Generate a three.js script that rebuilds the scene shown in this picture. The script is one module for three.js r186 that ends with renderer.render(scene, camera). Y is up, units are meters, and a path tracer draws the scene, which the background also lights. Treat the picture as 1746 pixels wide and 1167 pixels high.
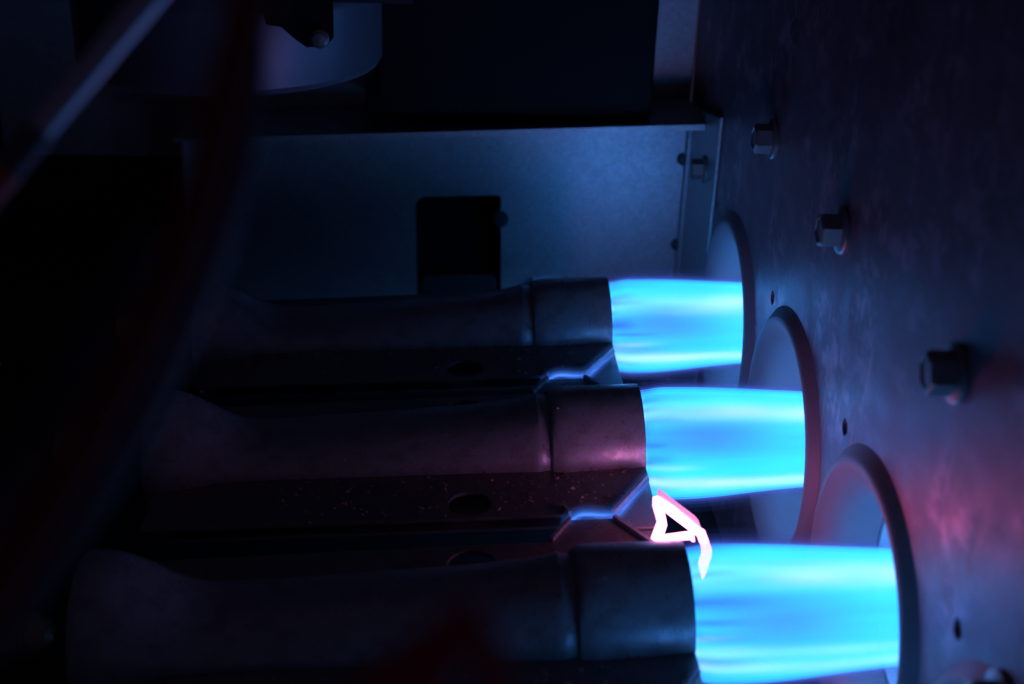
import * as THREE from 'three';
import { mergeGeometries, toCreasedNormals } from 'three/addons/utils/BufferGeometryUtils.js';

// ---------------------------------------------------------------- camera, light, exposure
const scene = new THREE.Scene();
scene.background = new THREE.Color().setRGB(0.0095, 0.0078, 0.0185);          // the almost dark room outside the cabinet
const camera = new THREE.PerspectiveCamera(28.47, 1024 / 684, 0.004, 4);
camera.rotation.order = 'YXZ';
camera.position.set(-0.0742, 0.1401, 0.3096);
camera.rotation.set(-0.4394, -0.0619, 0.0345);
camera.focus = 0.285;
camera.userData.fStop = 17;
const renderer = new THREE.WebGLRenderer({ antialias: true });
renderer.setSize(1024, 684);
renderer.toneMapping = THREE.LinearToneMapping;
renderer.toneMappingExposure = 1;
renderer.shadowMap.enabled = true;

const PITCH = 0.06, TILT = 0.045, TIP = -0.031;                                // burner spacing, droop of the burners, x of their mouths
const FLAME_LIGHT = 0.00022, IGNITER_LIGHT = 0.00045;

// ---------------------------------------------------------------- helpers
function rng(seed) { let s = seed >>> 0; return () => { s = (s + 0x6d2b79f5) | 0; let t = Math.imul(s ^ (s >>> 15), 1 | s); t = (t + Math.imul(t ^ (t >>> 7), 61 | t)) ^ t; return ((t ^ (t >>> 14)) >>> 0) / 4294967296; }; }
const lerp = (a, b, t) => a + (b - a) * t, sstep = (a, b, x) => { const t = Math.min(1, Math.max(0, (x - a) / (b - a))); return t * t * (3 - 2 * t); };
const gauss = (x, m, s) => Math.exp(-((x - m) * (x - m)) / (2 * s * s));
function tileNoise(seed, nx, ny) {                                             // tiling value noise
  const r = rng(seed), g = Float32Array.from({ length: nx * ny }, () => r());
  return (u, v) => {
    const x = u * nx, y = v * ny, x0 = Math.floor(x), y0 = Math.floor(y), fx = x - x0, fy = y - y0, sx = fx * fx * (3 - 2 * fx), sy = fy * fy * (3 - 2 * fy);
    const at = (i, j) => g[(((j % ny) + ny) % ny) * nx + (((i % nx) + nx) % nx)];
    return lerp(lerp(at(x0, y0), at(x0 + 1, y0), sx), lerp(at(x0, y0 + 1), at(x0 + 1, y0 + 1), sx), sy);
  };
}
function texture(size, f, repeat, color = false) {                             // f(u, v) -> grey or [r, g, b], linear
  const d = new Float32Array(size * size * 4);
  for (let y = 0; y < size; y++) for (let x = 0; x < size; x++) {
    const c = f((x + 0.5) / size, (y + 0.5) / size), o = (y * size + x) * 4;
    d[o] = c[0] ?? c; d[o + 1] = c[1] ?? c; d[o + 2] = c[2] ?? c; d[o + 3] = 1;
  }
  const t = new THREE.DataTexture(d, size, size, THREE.RGBAFormat, THREE.FloatType);
  t.wrapS = t.wrapT = THREE.RepeatWrapping; t.magFilter = THREE.LinearFilter; t.minFilter = THREE.LinearFilter; t.colorSpace = THREE.NoColorSpace;
  t.repeat.set(repeat, repeat); t.needsUpdate = true;
  return t;
}
const V = (x, y, z) => new THREE.Vector3(x, y, z);
const taken = new Map();
function numbered(name) { const n = taken.get(name) ?? 0; taken.set(name, n + 1); return n ? `${name}_${String(n).padStart(3, '0')}` : name; }
function thing(name, label, category, pos = [0, 0, 0], group) {
  const o = new THREE.Group(); o.name = numbered(name); o.position.set(...pos); scene.add(o);
  o.userData = { label, category }; if (group) o.userData.group = group;
  return o;
}
function put(name, geo, mat, parent, label, kind) {
  const m = new THREE.Mesh(geo, mat); m.name = name; m.castShadow = m.receiveShadow = true; parent.add(m);
  if (label) m.userData.label = label;
  if (kind) m.userData.kind = kind;
  return m;
}
function boxUV(g) {                                                            // uv in metres by the main direction of each face
  g = g.index ? g.toNonIndexed() : g;
  const p = g.attributes.position, n = g.attributes.normal, uv = new Float32Array(p.count * 2);
  for (let i = 0; i < p.count; i++) {
    const a = Math.abs(n.getX(i)), b = Math.abs(n.getY(i)), c = Math.abs(n.getZ(i));
    const [u, v] = a > b && a > c ? [p.getZ(i), p.getY(i)] : b > c ? [p.getX(i), p.getZ(i)] : [p.getX(i), p.getY(i)];
    uv[i * 2] = u; uv[i * 2 + 1] = v;
  }
  g.setAttribute('uv', new THREE.BufferAttribute(uv, 2));
  return g;
}
function box(x0, x1, y0, y1, z0, z1) { const g = new THREE.BoxGeometry(x1 - x0, y1 - y0, z1 - z0); g.translate((x0 + x1) / 2, (y0 + y1) / 2, (z0 + z1) / 2); return boxUV(g); }
// A body turned about the x axis: profile rows are [x, ry, rz]; a repeated row makes a sharp edge.
function turned(profile, segs = 72, from = -Math.PI / 2, span = Math.PI * 2) {
  const pos = [], uv = [], idx = []; let len = 0;
  profile.forEach(([x, ry, rz = ry], i) => {
    if (i) len += Math.hypot(x - profile[i - 1][0], ry - profile[i - 1][1]);
    for (let k = 0; k <= segs; k++) { const a = from + (span * k) / segs; pos.push(x, ry * Math.sin(a), rz * Math.cos(a)); uv.push(len, (span * k) / segs * 0.011); }
  });
  const w = segs + 1;
  for (let i = 0; i + 1 < profile.length; i++) {
    if (profile[i][0] === profile[i + 1][0] && profile[i][1] === profile[i + 1][1]) continue;
    for (let k = 0; k < segs; k++) { const a = i * w + k, b = a + 1, c = a + w, d = c + 1; idx.push(a, b, c, b, d, c); }
  }
  const g = new THREE.BufferGeometry();
  g.setAttribute('position', new THREE.Float32BufferAttribute(pos, 3)); g.setAttribute('uv', new THREE.Float32BufferAttribute(uv, 2)); g.setIndex(idx);
  g.scale(2000, 2000, 2000);                                                   // creases are looked for on a grid of hundredths
  return toCreasedNormals(g, 0.55).scale(1 / 2000, 1 / 2000, 1 / 2000);
}
function sheet(points, thick, axes, holes = [], bevel = 0) {                   // a flat piece; axes = [X, Y, Z] of the outline's plane and its thickness
  const s = new THREE.Shape(points.map(([a, b]) => new THREE.Vector2(a, b)));
  for (const h of holes) { const q = new THREE.Path(); if (h.r) q.absarc(h.x, h.y, h.r, 0, Math.PI * 2, true); else q.setFromPoints(h.map(([a, b]) => new THREE.Vector2(a, b))); s.holes.push(q); }
  const g = new THREE.ExtrudeGeometry(s, { depth: thick - 2 * bevel, bevelEnabled: bevel > 0, bevelThickness: bevel, bevelSize: bevel, bevelOffset: -bevel, bevelSegments: 2, curveSegments: 48 });
  if (bevel) g.translate(0, 0, bevel);
  g.applyMatrix4(new THREE.Matrix4().makeBasis(...axes));
  g.clearGroups();
  return g;
}
const FLAT_XZ = [V(1, 0, 0), V(0, 0, 1), V(0, -1, 0)], FLAT_ZY = [V(0, 0, 1), V(0, 1, 0), V(-1, 0, 0)], FLAT_XY = [V(1, 0, 0), V(0, 1, 0), V(0, 0, 1)];
const tube = (pts, r, n = 80, m = 14) => new THREE.TubeGeometry(new THREE.CatmullRomCurve3(pts.map((p) => V(...p))), n, r, m);

// ---------------------------------------------------------------- materials
const n8 = tileNoise(1, 8, 8), n24 = tileNoise(2, 24, 24), n64 = tileNoise(3, 64, 64), n160 = tileNoise(4, 160, 160), n256 = tileNoise(5, 256, 256);
const streak = tileNoise(6, 150, 5), streakFine = tileNoise(7, 320, 14), patch = tileNoise(8, 13, 9);
const spangle = texture(512, (u, v) => { const a = 0.44 + 0.05 * (n64(u, v) - 0.5) + 0.10 * (n160(u, v) - 0.5) + 0.14 * (n256(v, u) - 0.5) + 0.035 * (n24(u, v) - 0.5); return [a * 0.98, a, a * 1.03]; }, 14);
const spangleRough = texture(512, (u, v) => 0.45 + 0.16 * (n160(v, u) - 0.5) + 0.04 * (n24(u, v) - 0.5), 14);
const blot = tileNoise(9, 22, 30), blotFine = tileNoise(10, 64, 90);
const mottle = (u, v) => sstep(0.42, 0.78, 0.55 * blot(u, v) + 0.45 * blotFine(u, v)) * (0.35 + 0.65 * sstep(0.3, 0.7, patch(u, v)));
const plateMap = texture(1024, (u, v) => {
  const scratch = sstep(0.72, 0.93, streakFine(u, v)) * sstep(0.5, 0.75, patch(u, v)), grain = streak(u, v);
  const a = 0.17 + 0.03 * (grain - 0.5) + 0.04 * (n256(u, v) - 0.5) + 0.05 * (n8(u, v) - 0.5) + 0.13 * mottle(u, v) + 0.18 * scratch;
  return [a * 1.45, a * 0.74, a * 0.88];  // even reddish tint carries part of the igniter's red light
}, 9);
const plateRough = texture(1024, (u, v) => 0.46 + 0.05 * (streak(u, v) - 0.5) + 0.10 * (blotFine(u, v) - 0.5) - 0.08 * mottle(u, v) + 0.08 * (n24(u, v) - 0.5), 9);
const grimeMap = texture(512, (u, v) => { const d = sstep(0.45, 0.8, n24(u, v)) * 0.35 + sstep(0.5, 0.85, n160(u, v)) * 0.25, a = 0.38 * (1 - 0.5 * d) + 0.07 * (n256(u, v) - 0.5); return [a * (0.96 + 0.12 * d), a * 0.96, a * (1.04 - 0.1 * d)]; }, 16);
const grimeRough = texture(512, (u, v) => 0.38 + 0.22 * (n64(u, v) - 0.5) + 0.12 * (n8(u, v) - 0.5), 16);
const std = (o) => new THREE.MeshStandardMaterial({ side: THREE.DoubleSide, ...o });
const rgb = (r, g, b) => new THREE.Color().setRGB(r, g, b);
const M = {
  galvanised: std({ map: spangle, roughnessMap: spangleRough, metalness: 0.75, roughness: 1, bumpMap: spangle, bumpScale: 0.00003 }),
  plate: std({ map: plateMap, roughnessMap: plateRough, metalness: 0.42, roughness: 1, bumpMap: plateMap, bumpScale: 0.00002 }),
  rim: std({ color: rgb(0.30, 0.20, 0.22), metalness: 0.25, roughness: 0.55, bumpMap: spangle, bumpScale: 0.00002 }),
  inlet: std({ color: rgb(0.56, 0.55, 0.58), metalness: 0.2, roughness: 0.65 }),
  burner: std({ map: grimeMap, roughnessMap: grimeRough, metalness: 0.4, roughness: 1, bumpMap: grimeMap, bumpScale: 0.00005 }),
  flange: std({ map: grimeMap, roughnessMap: grimeRough, metalness: 0.4, roughness: 1, color: rgb(0.55, 0.52, 0.5), bumpMap: grimeMap, bumpScale: 0.00006 }),
  zinc: std({ color: rgb(0.34, 0.29, 0.28), metalness: 0.75, roughness: 0.42 }),
  brass: std({ color: rgb(0.42, 0.34, 0.2), metalness: 0.7, roughness: 0.45 }),
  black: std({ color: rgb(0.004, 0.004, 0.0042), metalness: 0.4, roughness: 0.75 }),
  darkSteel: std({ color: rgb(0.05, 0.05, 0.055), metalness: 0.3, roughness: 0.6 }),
  motor: std({ color: rgb(0.20, 0.18, 0.22), metalness: 0.5, roughness: 0.42 }),
  redWire: std({ color: rgb(0.17, 0.008, 0.012), metalness: 0, roughness: 0.75 }),
  redSleeve: std({ color: rgb(0.6, 0.05, 0.04), metalness: 0, roughness: 0.5 }),
  redRubber: std({ color: rgb(0.36, 0.03, 0.045), metalness: 0, roughness: 0.7 }),
  lilac: std({ color: rgb(0.07, 0.055, 0.075), metalness: 0, roughness: 0.5 }),
  blueTube: std({ color: rgb(0.5, 0.5, 0.56), metalness: 0.3, roughness: 0.35 }),
  flake: std({ color: rgb(0.42, 0.36, 0.26), metalness: 0, roughness: 0.9 }),
};

// ---------------------------------------------------------------- the plate with the three firing holes
const plate = thing('firing_plate', 'large grey steel plate at right with round flame holes and hex screws', 'metal panel');
{
  const holes = [0, 1, 2, 3].map((i) => ({ x: i * PITCH, y: 0, r: 0.0287 }));
  for (let i = 0; i < 3; i++) holes.push({ x: 0.0385 + i * 0.0593, y: 0.0238, r: 0.0016 });
  holes.push({ x: -0.0268, y: 0.0225, r: 0.0009 });
  const g = sheet([[-0.075, -0.1], [0.29, -0.1], [0.29, 0.16], [-0.075, 0.16]], 0.001, FLAT_ZY, holes); g.translate(0.001, 0, 0);
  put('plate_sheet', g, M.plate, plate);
  const bead = [[0.001, 0.0288], [-0.00005, 0.0287], [-0.0004, 0.0282], [-0.0011, 0.0273], [-0.0017, 0.0265], [-0.0020, 0.0259], [-0.00195, 0.0251], [-0.0013, 0.0235], [-0.0003, 0.0219], [0.0012, 0.0206], [0.003, 0.0197], [0.006, 0.0195], [0.0084, 0.0195], [0.0084, 0.0195], [0.0085, 0.0202], [0.0090, 0.0202]];
  const pipe = [[0.0090, 0.0202], [0.0091, 0.0194], [0.0091, 0.0194], [0.012, 0.0191], [0.03, 0.0188], [0.07, 0.0188], [0.09, 0.012], [0.092, 0.0001]];
  const gb = turned(bead, 96), gp = turned(pipe, 72);
  for (let i = 0; i < 4; i++) {
    put('hole_rim', gb, M.rim, plate).position.z = i * PITCH;
    put('inlet_tube', gp, M.inlet, plate).position.z = i * PITCH;
  }
}
const hexHead = (() => { const s = []; for (let k = 0; k < 6; k++) s.push([0.0039 * Math.cos(k * Math.PI / 3), 0.0039 * Math.sin(k * Math.PI / 3)]); const g = sheet(s, 0.0042, FLAT_ZY, [], 0.0003); g.translate(-0.0010, 0, 0); return g; })();
const hexDish = turned([[-0.0049, 0.0026], [-0.0049, 0.0026], [-0.00545, 0.0029], [-0.00545, 0.0032], [-0.0051, 0.0035]], 6, 0, Math.PI * 2);
const washer = turned([[0, 0.0052], [-0.0006, 0.0053], [-0.0010, 0.0050], [-0.0013, 0.0042], [-0.0014, 0.0001]], 40);
function hexScrew(parent, x, y, z, turn, scale = 1) {
  const s = put('hex_screw', hexHead, M.zinc, parent); s.position.set(x, y, z); s.rotation.x = turn; s.scale.setScalar(scale * 0.85);
  put('washer', washer, M.zinc, s); put('head_edge', hexDish, M.zinc, s);
  return s;
}
[[0.0557, 0.0239, 0.2], [0.0555, 0.0808, 0.65], [0.0562, 0.1407, 0.1], [0.0245, 0.1735, 0.4]].forEach(([y, z, t]) => hexScrew(plate, 0, y, z, t));

// ---------------------------------------------------------------- the back panel
const back = thing('back_panel', 'mottled galvanised panel closing the far end behind the burners, square opening cut in it', 'metal panel', [0, 0, -0.068]);
{
  const S = 0.0384, slope = TILT, rr = (x, y, r, a0, n = 6) => Array.from({ length: n + 1 }, (_, k) => [x + r * Math.cos(a0 + (k / n) * Math.PI / 2), y + r * Math.sin(a0 + (k / n) * Math.PI / 2)]);
  const hole = [[-0.0800, -0.0275], [-0.0545, -0.0270], ...rr(-0.0567, 0.0089, 0.0012, 0), ...rr(-0.0776, 0.0063, 0.003, Math.PI / 2)];
  const g = sheet([[-0.1445, -0.06], [-0.0029, -0.06], [-0.0029, S - 0.0029 * slope - 0.001], [-0.1445, S - 0.1445 * slope - 0.001]], 0.001, FLAT_XY, [hole], 0); g.translate(0, 0, -0.001);
  put('panel_sheet', g, M.galvanised, back);
  // rounded fold and the flange that lies on the plate
  const bend = new THREE.Shape(); bend.absarc(-0.0029, 0.0019, 0.0019, -Math.PI / 2, 0, false); bend.absarc(-0.0029, 0.0019, 0.0012, 0, -Math.PI / 2, true);
  const gb = new THREE.ExtrudeGeometry(bend, { depth: 0.0984, bevelEnabled: false, curveSegments: 12 }); gb.applyMatrix4(new THREE.Matrix4().makeBasis(V(1, 0, 0), V(0, 0, 1), V(0, -1, 0))); gb.translate(0, S, 0); gb.clearGroups();
  put('fold', gb, M.galvanised, back);
  const fl = sheet([[0.0018, -0.06], [0.0392, -0.06], [0.0392, 0.0455], [0.008, 0.0393], [0.0018, 0.0386]], 0.0008, FLAT_ZY, [], 0.0002); fl.translate(-0.0002, 0, 0);
  put('side_flange', fl, M.galvanised, back);
  put('side_flange', box(-0.1453, -0.1445, -0.06, 0.031, 0, 0.012), M.galvanised, back);
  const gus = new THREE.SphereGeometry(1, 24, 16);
  for (const [x, y, z, a, b, c] of [[-0.0014, 0.0222, 0.0006, 0.0030, 0.0022, 0.0009], [-0.0012, -0.0045, 0.0006, 0.0028, 0.0022, 0.0009], [-0.0552, 0.0026, -0.0003, 0.0024, 0.0030, 0.0006]]) { const m = put('gusset', gus, M.darkSteel, back); m.position.set(x, y, z); m.scale.set(a, b, c); }  // gussets are the panel's own metal, coloured dark to stand for their shade
  const lip = box(-0.0250, 0.0004, -0.0015, 0.0004, -0.0006, 0.0004); lip.applyMatrix4(new THREE.Matrix4().makeTranslation(-0.0553, -0.0166, 0.001));
  put('bent_tab', sheet([[-0.0787, -0.021], [-0.0562, -0.0205], [-0.0562, -0.0165], [-0.0578, -0.0148], [-0.0775, -0.0152], [-0.0787, -0.0165]], 0.001, FLAT_XY, [], 0.0002), M.darkSteel, back).position.z = 0.0006;
  // overhanging ledge along the top edge
  const ledge = box(-0.1455, -0.0012, -0.001, 0, -0.0065, 0.0212), edge = box(-0.1235, -0.0012, -0.0016, -0.001, 0.0204, 0.0212);
  const L = put('ledge', mergeGeometries([ledge, edge]), M.galvanised, back); L.position.y = S + 0.0002; L.rotation.z = TILT;
  hexScrew(back, -0.001, 0.0272, 0.0255, 0.3, 0.85);
  // dark lining behind the opening
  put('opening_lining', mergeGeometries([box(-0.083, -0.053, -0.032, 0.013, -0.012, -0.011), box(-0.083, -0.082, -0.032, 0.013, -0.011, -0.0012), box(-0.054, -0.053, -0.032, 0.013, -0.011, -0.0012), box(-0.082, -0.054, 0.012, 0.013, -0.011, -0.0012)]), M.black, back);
}
const upper = thing('upper_wall_sheet', 'mottled galvanised wall strip above the ledge in the far corner by the plate', 'metal sheet', [0, 0, -0.0755]);
put('wall_sheet', box(-0.2, -0.0005, 0.018, 0.13, -0.001, 0), M.galvanised, upper);

const blackBox = thing('black_box', 'plain black box standing on the ledge above the back panel', 'box', [-0.054, 0.037, -0.061]);  // plain black box filling the dark area above the ledge
{
  const g = new THREE.Shape([[-0.04, 0.0005], [0.0385, 0.0006], [0.0385, 0.075], [-0.04, 0.075]].map((p) => new THREE.Vector2(...p)));
  const e = new THREE.ExtrudeGeometry(g, { depth: 0.02, bevelEnabled: true, bevelSize: 0.0008, bevelThickness: 0.0008, bevelSegments: 2, bevelOffset: -0.0008 }); e.translate(0, 0.0012, -0.0115); e.clearGroups();
  put('housing', e, M.black, blackBox);
  put('cover', box(-0.036, 0.0345, 0.006, 0.07, 0.0094, 0.0112), M.black, blackBox);
}

// ---------------------------------------------------------------- burners
const LABELS = ['rearmost steel gas burner tube, blue lit, nearest the back panel', 'middle steel gas burner tube with purple glow on its mouth', 'nearest steel gas burner tube at the bottom, largest, below the glowing igniter', 'fourth steel gas burner tube, past the bottom edge beside the nearest burner in view'];
const bodyProfile = [[-0.1018, 0.0130, 0.0141], [-0.1018, 0.0136, 0.0147], [-0.1008, 0.0137, 0.0149], [-0.0985, 0.0135, 0.0148], [-0.0962, 0.0129, 0.0145], [-0.0940, 0.0119, 0.0140], [-0.0915, 0.0104, 0.0134], [-0.0890, 0.0086, 0.0128], [-0.0868, 0.0070, 0.0123], [-0.0845, 0.0058, 0.0120], [-0.082, 0.0052, 0.0118], [-0.078, 0.0050, 0.0117], [-0.073, 0.0051, 0.0117], [-0.061, 0.0057, 0.0118], [-0.0485, 0.0065, 0.0119], [-0.036, 0.0073, 0.0120], [-0.026, 0.0086, 0.0121], [-0.023, 0.0094, 0.0123], [-0.0217, 0.0099, 0.0123], [-0.0209, 0.0097, 0.0120], [-0.0200, 0.0095, 0.0118], [-0.0190, 0.0095, 0.0117], [-0.012, 0.0106, 0.0112], [-0.012, 0.0092, 0.0098], [-0.05, 0.0062, 0.0110], [-0.083, 0.0042, 0.0108], [-0.0962, 0.0118, 0.0136], [-0.1018, 0.0130, 0.0141]];
const headProfile = [[-0.0192, 0.0098, 0.0118], [-0.0194, 0.0102, 0.0121], [-0.0190, 0.0107, 0.0125], [-0.0180, 0.01115, 0.0127], [-0.0166, 0.0114, 0.0128], [-0.0150, 0.0115, 0.0128], [-0.0080, 0.01165, 0.0124], [-0.0004, 0.0117, 0.0119], [0, 0.01165, 0.01185], [0, 0.01165, 0.01185], [0, 0.0110, 0.0112], [0, 0.0110, 0.0112], [-0.006, 0.0110, 0.0114], [-0.0192, 0.0098, 0.0118]];
const bodyGeo = turned(bodyProfile), headGeo = turned(headProfile, 96);
const upFlange = sheet([[-0.1000, -0.021], [-0.0215, -0.0225], [-0.0174, -0.0296], [-0.0085, -0.0296], [0, -0.0165], [0, 0.0165], [-0.0085, 0.0297], [-0.0170, 0.0297], [-0.0182, 0.0286], [-0.0998, 0.0286]], 0.0008, FLAT_XZ, [{ x: -0.0365, y: 0.0233, r: 0.0042 }, { x: -0.0365, y: -0.0160, r: 0.0044 }], 0.0002);
const lowFlange = sheet([[-0.0950, -0.0205], [-0.0225, -0.0215], [-0.0170, -0.0294], [0.0006, -0.0294], [0.0006, 0.0294], [-0.0172, 0.0294], [-0.0185, 0.0280], [-0.0950, 0.0280]], 0.0008, FLAT_XZ, [], 0.0002); lowFlange.translate(0, -0.0030, 0);
const lipBox = (a, b) => { const d = V(b[0] - a[0], 0, b[1] - a[1]), L = d.length(), g = new THREE.BoxGeometry(L, 0.0012, 0.0007); g.rotateY(-Math.atan2(d.z, d.x)); g.translate((a[0] + b[0]) / 2, 0.0004, (a[1] + b[1]) / 2); return boxUV(g); };
const slotLips = [lipBox([-0.0088, 0.0290], [-0.0006, 0.0163]), lipBox([-0.0088, -0.0290], [-0.0006, -0.0163]), lipBox([-0.0171, 0.0290], [-0.0182, 0.0262]), lipBox([-0.0174, -0.0290], [-0.0214, -0.0222])];
function grit(seed) {                                                         // rust and lint specks lying on the flange and on the lower side of the tube
  const r = rng(seed), parts = [];
  for (let k = 0; k < 560; k++) {
    const near = r() < 0.72, s = (0.00010 + 0.00036 * r() ** 5) * (near ? 1 : 0.8), g = new THREE.TetrahedronGeometry(s, 0); g.scale(1 + r(), 0.7, 1 + r()); g.rotateY(r() * 6.28); g.rotateX(r() * 3);
    const x = -0.07 * r() ** 1.25 - 0.004;
    if (near) { const z = 0.0128 + 0.0158 * r() ** 1.4; if (z > 0.0165 - 1.55 * Math.min(0, x + 0.0085) - 0.0135 + 0.0125 && x > -0.0085) continue; if (Math.hypot(x + 0.0365, z - 0.0233) < 0.0046) continue; g.translate(x, s * 0.4, z); }
    else { const a = 1.2 * r() ** 1.5, f = x > -0.0195 ? [0.0117, 0.0126] : [0.0072, 0.0121]; g.translate(x, f[0] * Math.sin(a), f[1] * Math.cos(a)); }
    parts.push(g);
  }
  return mergeGeometries(parts);
}
for (let i = 0; i < 4; i++) {
  const b = thing('gas_burner', LABELS[i], 'burner', [TIP, 0, i * PITCH], 'in-line gas burners'); b.rotation.z = TILT;
  put('venturi_tube', bodyGeo, M.burner, b); put('burner_head', headGeo, M.burner, b);
  put('upper_flange', upFlange, M.flange, b); put('lower_flange', lowFlange, M.flange, b); for (const g of slotLips) put('slot_lip', g, M.burner, b);
  put('grit', grit(40 + i), M.flake, b, 'tan specks of rust and lint', 'stuff');
}

// ---------------------------------------------------------------- flames
const FACE = 0.51;
function flameTextures(seed, tune) {
  const W = 256, H = 256, e = new Float32Array(W * H * 4), a = new Float32Array(W * H * 4), r = rng(seed), soft = tileNoise(seed + 1, 5, 9), wisp = tileNoise(seed + 2, 6, 22), edge = tileNoise(seed + 3, 3, 30), streaks = tileNoise(seed + 4, 3, 46);
  const teeth = Array.from({ length: 18 }, (_, k) => ({ p: (k + 0.25 + 0.5 * r()) / 18, w: 0.006 + 0.016 * r(), l: 0.10 + 0.26 * r() ** 2, d: 0.35 + 0.5 * r() }));
  for (let y = 0; y < H; y++) for (let x = 0; x < W; x++) {
    const u = (x + 0.5) / W, v = (y + 0.5) / H, phi = v * Math.PI * 2, o = (y * W + x) * 4, h = Math.sin(phi - FACE + 0.10 * (soft(u, v) - 0.5));
    const far = sstep(0.05, 0.6, u), up = tune.top, lo = tune.low;
    let band = 1.0 * gauss(h, up - 0.10 * far, 0.20 + 0.06 * far) + 0.95 * gauss(h, lo + 0.02 * far, 0.17) + 0.35 * gauss(h, -0.38, 0.16) * (1 - 0.6 * far) + 0.55 * sstep(0.40, 0.56, u) * (0.6 + 0.8 * soft(v, u));
    band *= 0.65 + 0.7 * wisp(u, v);
    let hot = 0.9 * gauss(h, up - 0.18, 0.10) * (0.35 + 0.65 * far) + 0.9 * gauss(h, lo + 0.10 - 0.10 * far, 0.055) + 0.5 * gauss(h, -0.5, 0.03) * gauss(u, 0.08, 0.07);
    hot *= 0.6 + 0.8 * wisp(u, v);
    const D = gauss(h, 0.08 - 0.14 * tune.k, 0.30) * gauss(u, 0.25, 0.17), fine = (streaks(u, v) - 0.5) * (1 - 0.6 * far) + (streaks(u * 0.5, v * 2) - 0.5) * 0.5;
    let al = 0.235 * sstep(0.0, 0.035, u);
    for (const t of teeth) { const d = Math.min(Math.abs(v - t.p), 1 - Math.abs(v - t.p)); al *= 1 - 0.5 * Math.exp(-((d / t.w) ** 2)) * (1 - sstep(0.02, t.l, u)); }
    al *= 0.92 + 0.16 * edge(u, v);
    let W0 = 1;
    for (const t of teeth) { const d = Math.min(Math.abs(v - t.p), 1 - Math.abs(v - t.p)); W0 *= 1 - t.d * Math.exp(-((d / t.w) ** 2)) * (1 - sstep(0.04, t.l, u)); }
    e[o] = (0.012 + 0.04 * D + 0.03 * band + 0.72 * hot) * (0.5 + 0.5 * W0); e[o + 1] = (1.06 - 0.62 * D + 0.16 * band + 0.24 * hot) * W0 * (1 + 0.34 * fine); e[o + 2] = (2.9 - 1.2 * D + 0.5 * band + 0.2 * hot) * (0.35 + 0.65 * W0); e[o + 3] = 1;
    a[o] = a[o + 1] = a[o + 2] = al; a[o + 3] = 1;
  }
  const make = (d) => { const t = new THREE.DataTexture(d, W, H, THREE.RGBAFormat, THREE.FloatType); t.wrapT = THREE.RepeatWrapping; t.wrapS = THREE.ClampToEdgeWrapping; t.magFilter = t.minFilter = THREE.LinearFilter; t.colorSpace = THREE.NoColorSpace; t.needsUpdate = true; return t; };
  return [make(e), make(a)];
}
function flameShell(k, prof, x0 = -0.0007) {                                                 // u along the flame, v round it; k widens the shell
  const segs = 96, N = 40, pos = [], uv = [], idx = [];
  for (let i = 0; i <= N; i++) for (let j = 0; j <= segs; j++) {
    const u = i / N, a = (j / segs) * Math.PI * 2, r = prof(u, a) * k, x = x0 + u * (0.0598 - x0);
    pos.push(x, r * Math.sin(a), r * Math.cos(a)); uv.push(u, j / segs);
  }
  for (let i = 0; i < N; i++) for (let j = 0; j < segs; j++) { const a = i * (segs + 1) + j, b = a + 1, c = a + segs + 1, d = c + 1; idx.push(a, b, c, b, d, c); }
  const g = new THREE.BufferGeometry(); g.setAttribute('position', new THREE.Float32BufferAttribute(pos, 3)); g.setAttribute('uv', new THREE.Float32BufferAttribute(uv, 2)); g.setIndex(idx); g.computeVertexNormals();
  return g;
}
const FLABEL = ['rearmost bright blue gas flame, smallest, jetting into the farthest hole', 'middle bright blue gas flame above the glowing igniter', 'nearest bright blue gas flame at bottom right, largest, below the igniter', 'fourth blue gas flame past the bottom edge of the picture'];
const TUNE = [{ top: 0.62, low: -0.84, k: 1 }, { top: 0.74, low: -0.86, k: 0 }, { top: 0.80, low: -0.80, k: 1 }, { top: 0.70, low: -0.84, k: 0 }];
for (let i = 0; i < 4; i++) {
  const f = thing('burner_flame', FLABEL[i], 'flame', [TIP, -0.0010, i * PITCH], 'burner flames'); f.rotation.z = 0.034;
  const [em, al] = flameTextures(300 + i * 11, TUNE[i]);
  const wob = tileNoise(70 + i, 3, 5), prof = (u, a) => lerp(0.0110, lerp(0.0117, 0.0097, sstep(0.05, 0.85, u)), sstep(0, 0.10, u)) * (1 + 0.05 * gauss(u, 0.22, 0.15) * Math.max(0, -Math.sin(a - FACE)) + 0.03 * (wob(u, a / 6.2832) - 0.5));
  for (const [k, gain] of [[0.92, 1], [0.968, 1.0], [1.006, 0.9]]) {
    const m = new THREE.MeshStandardMaterial({ color: 0x000000, roughness: 1, metalness: 0, emissive: rgb(1, 1, 1), emissiveMap: em, emissiveIntensity: 1.3 * gain, alphaMap: al, transparent: true, side: THREE.DoubleSide, depthWrite: false });
    m.specularIntensity = 0;
    put('flame_cone', flameShell(k, prof), m, f).castShadow = false;
  }
  for (const [k, op, e] of [[1.03, 0.13, 1.0], [1.06, 0.09, 0.8], [1.10, 0.06, 0.65], [1.16, 0.04, 0.5], [1.24, 0.02, 0.45]]) {
    const m = new THREE.MeshPhysicalMaterial({ color: 0x000000, roughness: 1, specularIntensity: 0, emissive: rgb(0.11 * e, 0.20 * e, 1.15 * e), opacity: op, transparent: true, side: THREE.DoubleSide, depthWrite: false });
    put('flame_halo', flameShell(k, prof, 0.0004), m, f).castShadow = false;
  }
  for (const x of [0.007, 0.020, 0.034]) {
    const p = new THREE.PointLight(rgb(0.075, 0.25, 1), FLAME_LIGHT); p.position.set(x, 0, 0); p.shadow.radius = 0.5; p.castShadow = true; p.name = 'flame_light'; f.add(p);
  }
}
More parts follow.
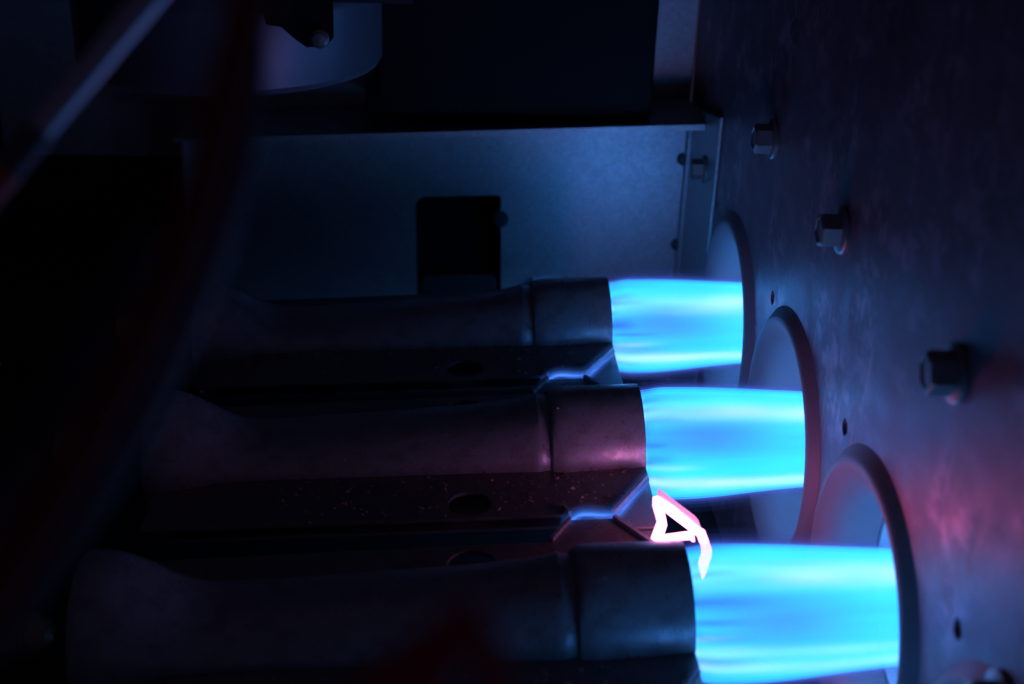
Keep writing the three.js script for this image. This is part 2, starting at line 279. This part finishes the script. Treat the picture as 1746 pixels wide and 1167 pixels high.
// thin flames running along the carry-over slots between neighbouring burners
const CARRY = ['thin blue flame along the slot behind the rearmost burner', 'thin blue flame along the slot between the rearmost and middle burners', 'thin blue flame along the slot between the middle and nearest burners, by the igniter'];
[[0, -0.03], [1, 0.03], [2, 0.09]].forEach(([k, z]) => {
  const c = thing('carryover_flame', CARRY[k], 'flame', [TIP, k === 0 ? -0.0030 : -0.0012, z], 'carry-over flames'); c.rotation.z = TILT;
  const path = [[-0.0178, 0, 0.0022], [-0.0172, 0.0004, 0.0002], [-0.0150, 0.0009, -0.0008], [-0.0090, 0.0007, -0.0008], [-0.0070, 0.0006, -0.0030], [-0.0036, 0.0006, -0.0086], [-0.0008, 0.0004, -0.0132]];
  for (const [r, op, e] of [[0.00025, 0.28, 2.6], [0.0005, 0.16, 1.8], [0.0008, 0.09, 1.3], [0.0011, 0.055, 1.1], [0.0015, 0.03, 0.9], [0.0019, 0.014, 0.8]]) {
    const m = new THREE.MeshStandardMaterial({ color: 0x000000, roughness: 1, emissive: rgb(0.07 * e, 0.26 * e, 1.2 * e), opacity: op, transparent: true, side: THREE.DoubleSide, depthWrite: false }); m.specularIntensity = 0;
    const g = tube(k === 0 ? path.slice(0, 4) : path, r, 60, 12); g.scale(1, 1.3, 1);
    put('flame_sheet', g, m, c).castShadow = false;
  }
});

// ---------------------------------------------------------------- igniter
{
  const ig = thing('hot_surface_igniter', 'white-hot angular igniter loop glowing pink between the middle and nearest burners', 'igniter', [-0.028, 0, 0.0955]);
  const outer = [[-0.0339, 0.0086], [-0.0329, 0.0088], [-0.0296, 0.0065], [-0.0255, 0.0027], [-0.0235, 0.0013], [-0.0219, -0.0026], [-0.0218, -0.0042], [-0.0226, -0.0084], [-0.0231, -0.0096], [-0.0241, -0.0062], [-0.0237, -0.0035], [-0.0239, -0.0022], [-0.0250, 0.0004], [-0.0256, 0.0010], [-0.0253, -0.0009], [-0.0259, -0.0008], [-0.0262, -0.0004], [-0.0337, -0.0009], [-0.0327, 0.0033], [-0.0338, 0.0067]];
  const s = new THREE.Shape(outer.map(([x, y]) => new THREE.Vector2(x + 0.028, y)));
  s.holes.push(new THREE.Path([[-0.0316, 0.0058], [-0.0260, 0.0012], [-0.0314, 0.0003], [-0.0309, 0.0029]].map(([x, y]) => new THREE.Vector2(x + 0.028, y))));
  const g = new THREE.ExtrudeGeometry(s, { depth: 0.0007, bevelEnabled: false }); g.translate(0, 0, 0.0018); g.clearGroups();
  const hot = std({ color: rgb(0.3, 0.3, 0.3), roughness: 0.8, emissive: rgb(7, 1.6, 3.6), emissiveIntensity: 1 }), warm = std({ color: rgb(0.3, 0.3, 0.3), roughness: 0.8, emissive: rgb(0.80, 0.24, 0.50), emissiveIntensity: 1 });
  put('glowing_loop', g, hot, ig);
  const arm = sheet([[-0.0047, 0.0082], [-0.0044, 0.0089], [0.0028, 0.0030], [0.0037, 0.0019], [0.0030, 0.0016], [0.0020, 0.0026]], 0.0024, FLAT_XY); arm.translate(0, 0, -0.0007);
  put('cooler_arm', arm, warm, ig);
  const p = new THREE.PointLight(rgb(1, 0.12, 0.42), IGNITER_LIGHT); p.position.set(0.002, 0.004, 0.00215); p.shadow.radius = 0.4; p.castShadow = true; p.name = 'igniter_light'; ig.add(p);
}

// ---------------------------------------------------------------- gas manifold and orifices at the left
{
  const man = thing('gas_manifold', 'dark gas manifold pipe at left with a brass orifice facing each burner bell', 'pipe', [-0.160, -0.0055, 0]);
  const pipe = new THREE.CylinderGeometry(0.008, 0.008, 0.30, 40); pipe.rotateX(Math.PI / 2); pipe.translate(0, 0, 0.07);
  put('pipe', pipe, M.darkSteel, man);
  const spud = turned([[0.007, 0.0001], [0.007, 0.0060], [0.0125, 0.0060], [0.0125, 0.0060], [0.0132, 0.0050], [0.0132, 0.0042], [0.0150, 0.0040], [0.0155, 0.0043], [0.0160, 0.0040], [0.0165, 0.0043], [0.0170, 0.0040], [0.0175, 0.0043], [0.0180, 0.0040], [0.0205, 0.0030], [0.0215, 0.0012]], 24);
  const hex = (() => { const q = []; for (let k = 0; k < 6; k++) q.push([0.0068 * Math.cos(k * Math.PI / 3), 0.0068 * Math.sin(k * Math.PI / 3)]); const g = sheet(q, 0.0045, FLAT_ZY, [], 0.0003); g.translate(0.0128, 0, 0); return g; })();
  for (let i = 0; i < 4; i++) { const o = put('orifice', spud, M.brass, man); o.position.z = i * PITCH; put('hex_collar', hex, M.brass, o); }
}

// ---------------------------------------------------------------- inducer motor, upper left
{
  const mo = thing('inducer_motor', 'round grey motor housing at upper left, its lower rim catching the light', 'motor', [-0.126, 0.0578, -0.03]);
  const prof = [[0, 0.0001], [0, 0.0350], [0.0006, 0.0366], [0.002, 0.0375], [0.002, 0.0375], [0.017, 0.0375], [0.018, 0.0380], [0.020, 0.0380], [0.021, 0.0374], [0.07, 0.0374]];
  const g = turned(prof, 96); g.rotateZ(Math.PI / 2);
  put('housing', g, M.motor, mo);
  const br = sheet([[0.0100, 0.0158], [0.0132, 0.0156], [0.0138, 0.0130], [0.0170, 0.0126], [0.0200, 0.0100], [0.0225, 0.0082], [0.0270, 0.0086], [0.0285, 0.0105], [0.0285, 0.06], [0.0100, 0.06]], 0.002, FLAT_XY, [], 0.0003); br.translate(0, 0.0045, 0.0375);
  put('mounting_bracket', br, M.black, mo);
  put('bracket_strap', box(0.026, 0.046, 0.0225, 0.0240, 0.026, 0.038), M.darkSteel, mo);
  const sc = turned([[0, 0.0022], [-0.001, 0.0021], [-0.0018, 0.0014], [-0.002, 0.0001]], 20); sc.rotateY(Math.PI / 2);
  put('bracket_screw', sc, M.zinc, mo).position.set(0.0255, 0.0150, 0.0400);
}

// ---------------------------------------------------------------- wires close to the camera
{
  const w = thing('metal_tube', 'thin pale metal tube crossing the upper left corner, blurred, bluish', 'tube', [-0.1062, 0.10865, 0.18955]);
  const run = (a, b) => [a, (a + b) / 2, b].map((t) => [0.0067 * t, 0.0076 * t, -0.0031 * t]);
  put('tube_wall', tube(run(-0.52, 2.6), 0.00125), M.blueTube, w);
  put('tube_sleeve', tube(run(-0.95, -0.5), 0.00145, 20), M.lilac, w); put('red_sleeve', tube(run(-2.2, -0.93), 0.0015, 20), M.redSleeve, w);
  const r = thing('red_wire', 'dark red insulated wire slanting across the left side, strongly blurred', 'wire', [-0.0852, 0.1185, 0.2526]);
  put('insulation', tube([[0.0038, 0.0142, -0.0060], [0.0025, 0.0095, -0.0044], [0.0013, 0.0048, -0.0022], [0, 0, 0], [-0.0036, -0.0072, 0.0032], [-0.0082, -0.0145, 0.0063], [-0.0112, -0.0184, 0.0079]], 0.00115), M.redWire, r);
  const l = thing('red_wire_sheen', 'dark violet strand added beside the slanting red wire to carry its purple sheen', 'wire', [-0.0882, 0.1113, 0.2337]);  // added strand, stands for the glossy purple edge of the red wire
  put('insulation', tube([[0.0040, 0.0185, -0.0125], [0.0028, 0.0110, -0.0085], [0.0024, 0.0055, -0.0058], [0.0012, 0.0000, -0.0030], [-0.0028, -0.0096, 0.0012], [-0.0088, -0.0193, 0.0054], [-0.0130, -0.0245, 0.0075]], 0.0007), M.lilac, l);
  const k = thing('red_wire_boot', 'dark red rubber wire boot poking up blurred at the bottom edge', 'wire boot', [-0.0747, 0.1032, 0.2605]); k.scale.setScalar(0.75);
  const boot = new THREE.LatheGeometry([[0.0001, 0.0022], [0.0006, 0.0021], [0.0010, 0.0016], [0.0013, 0.0008], [0.0016, -0.0006], [0.0021, -0.003], [0.0026, -0.0055], [0.0027, -0.0075], [0.0022, -0.009]].map(([a, b]) => new THREE.Vector2(a, b)), 32); boot.rotateZ(-0.62);
  put('boot_sleeve', boot, M.redRubber, k).position.set(0.0022, -0.0005, 0.0);
  put('wire_lead', tube([[0.0012, -0.001, 0.0005], [0.0032, -0.0012, 0.0003], [0.0043, -0.0032, 0.001], [0.0047, -0.0075, 0.003]], 0.0011), M.redRubber, k);
}

// ---------------------------------------------------------------- tray under the burners
{
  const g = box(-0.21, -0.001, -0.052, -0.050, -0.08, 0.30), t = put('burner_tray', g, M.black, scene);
  t.userData = { kind: 'structure', label: 'dark steel floor of the burner compartment' };
}
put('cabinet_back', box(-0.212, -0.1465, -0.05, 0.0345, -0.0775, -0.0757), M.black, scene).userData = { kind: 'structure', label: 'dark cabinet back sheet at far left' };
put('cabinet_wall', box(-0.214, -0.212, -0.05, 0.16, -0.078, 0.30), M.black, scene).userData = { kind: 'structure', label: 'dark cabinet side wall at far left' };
renderer.render(scene, camera);
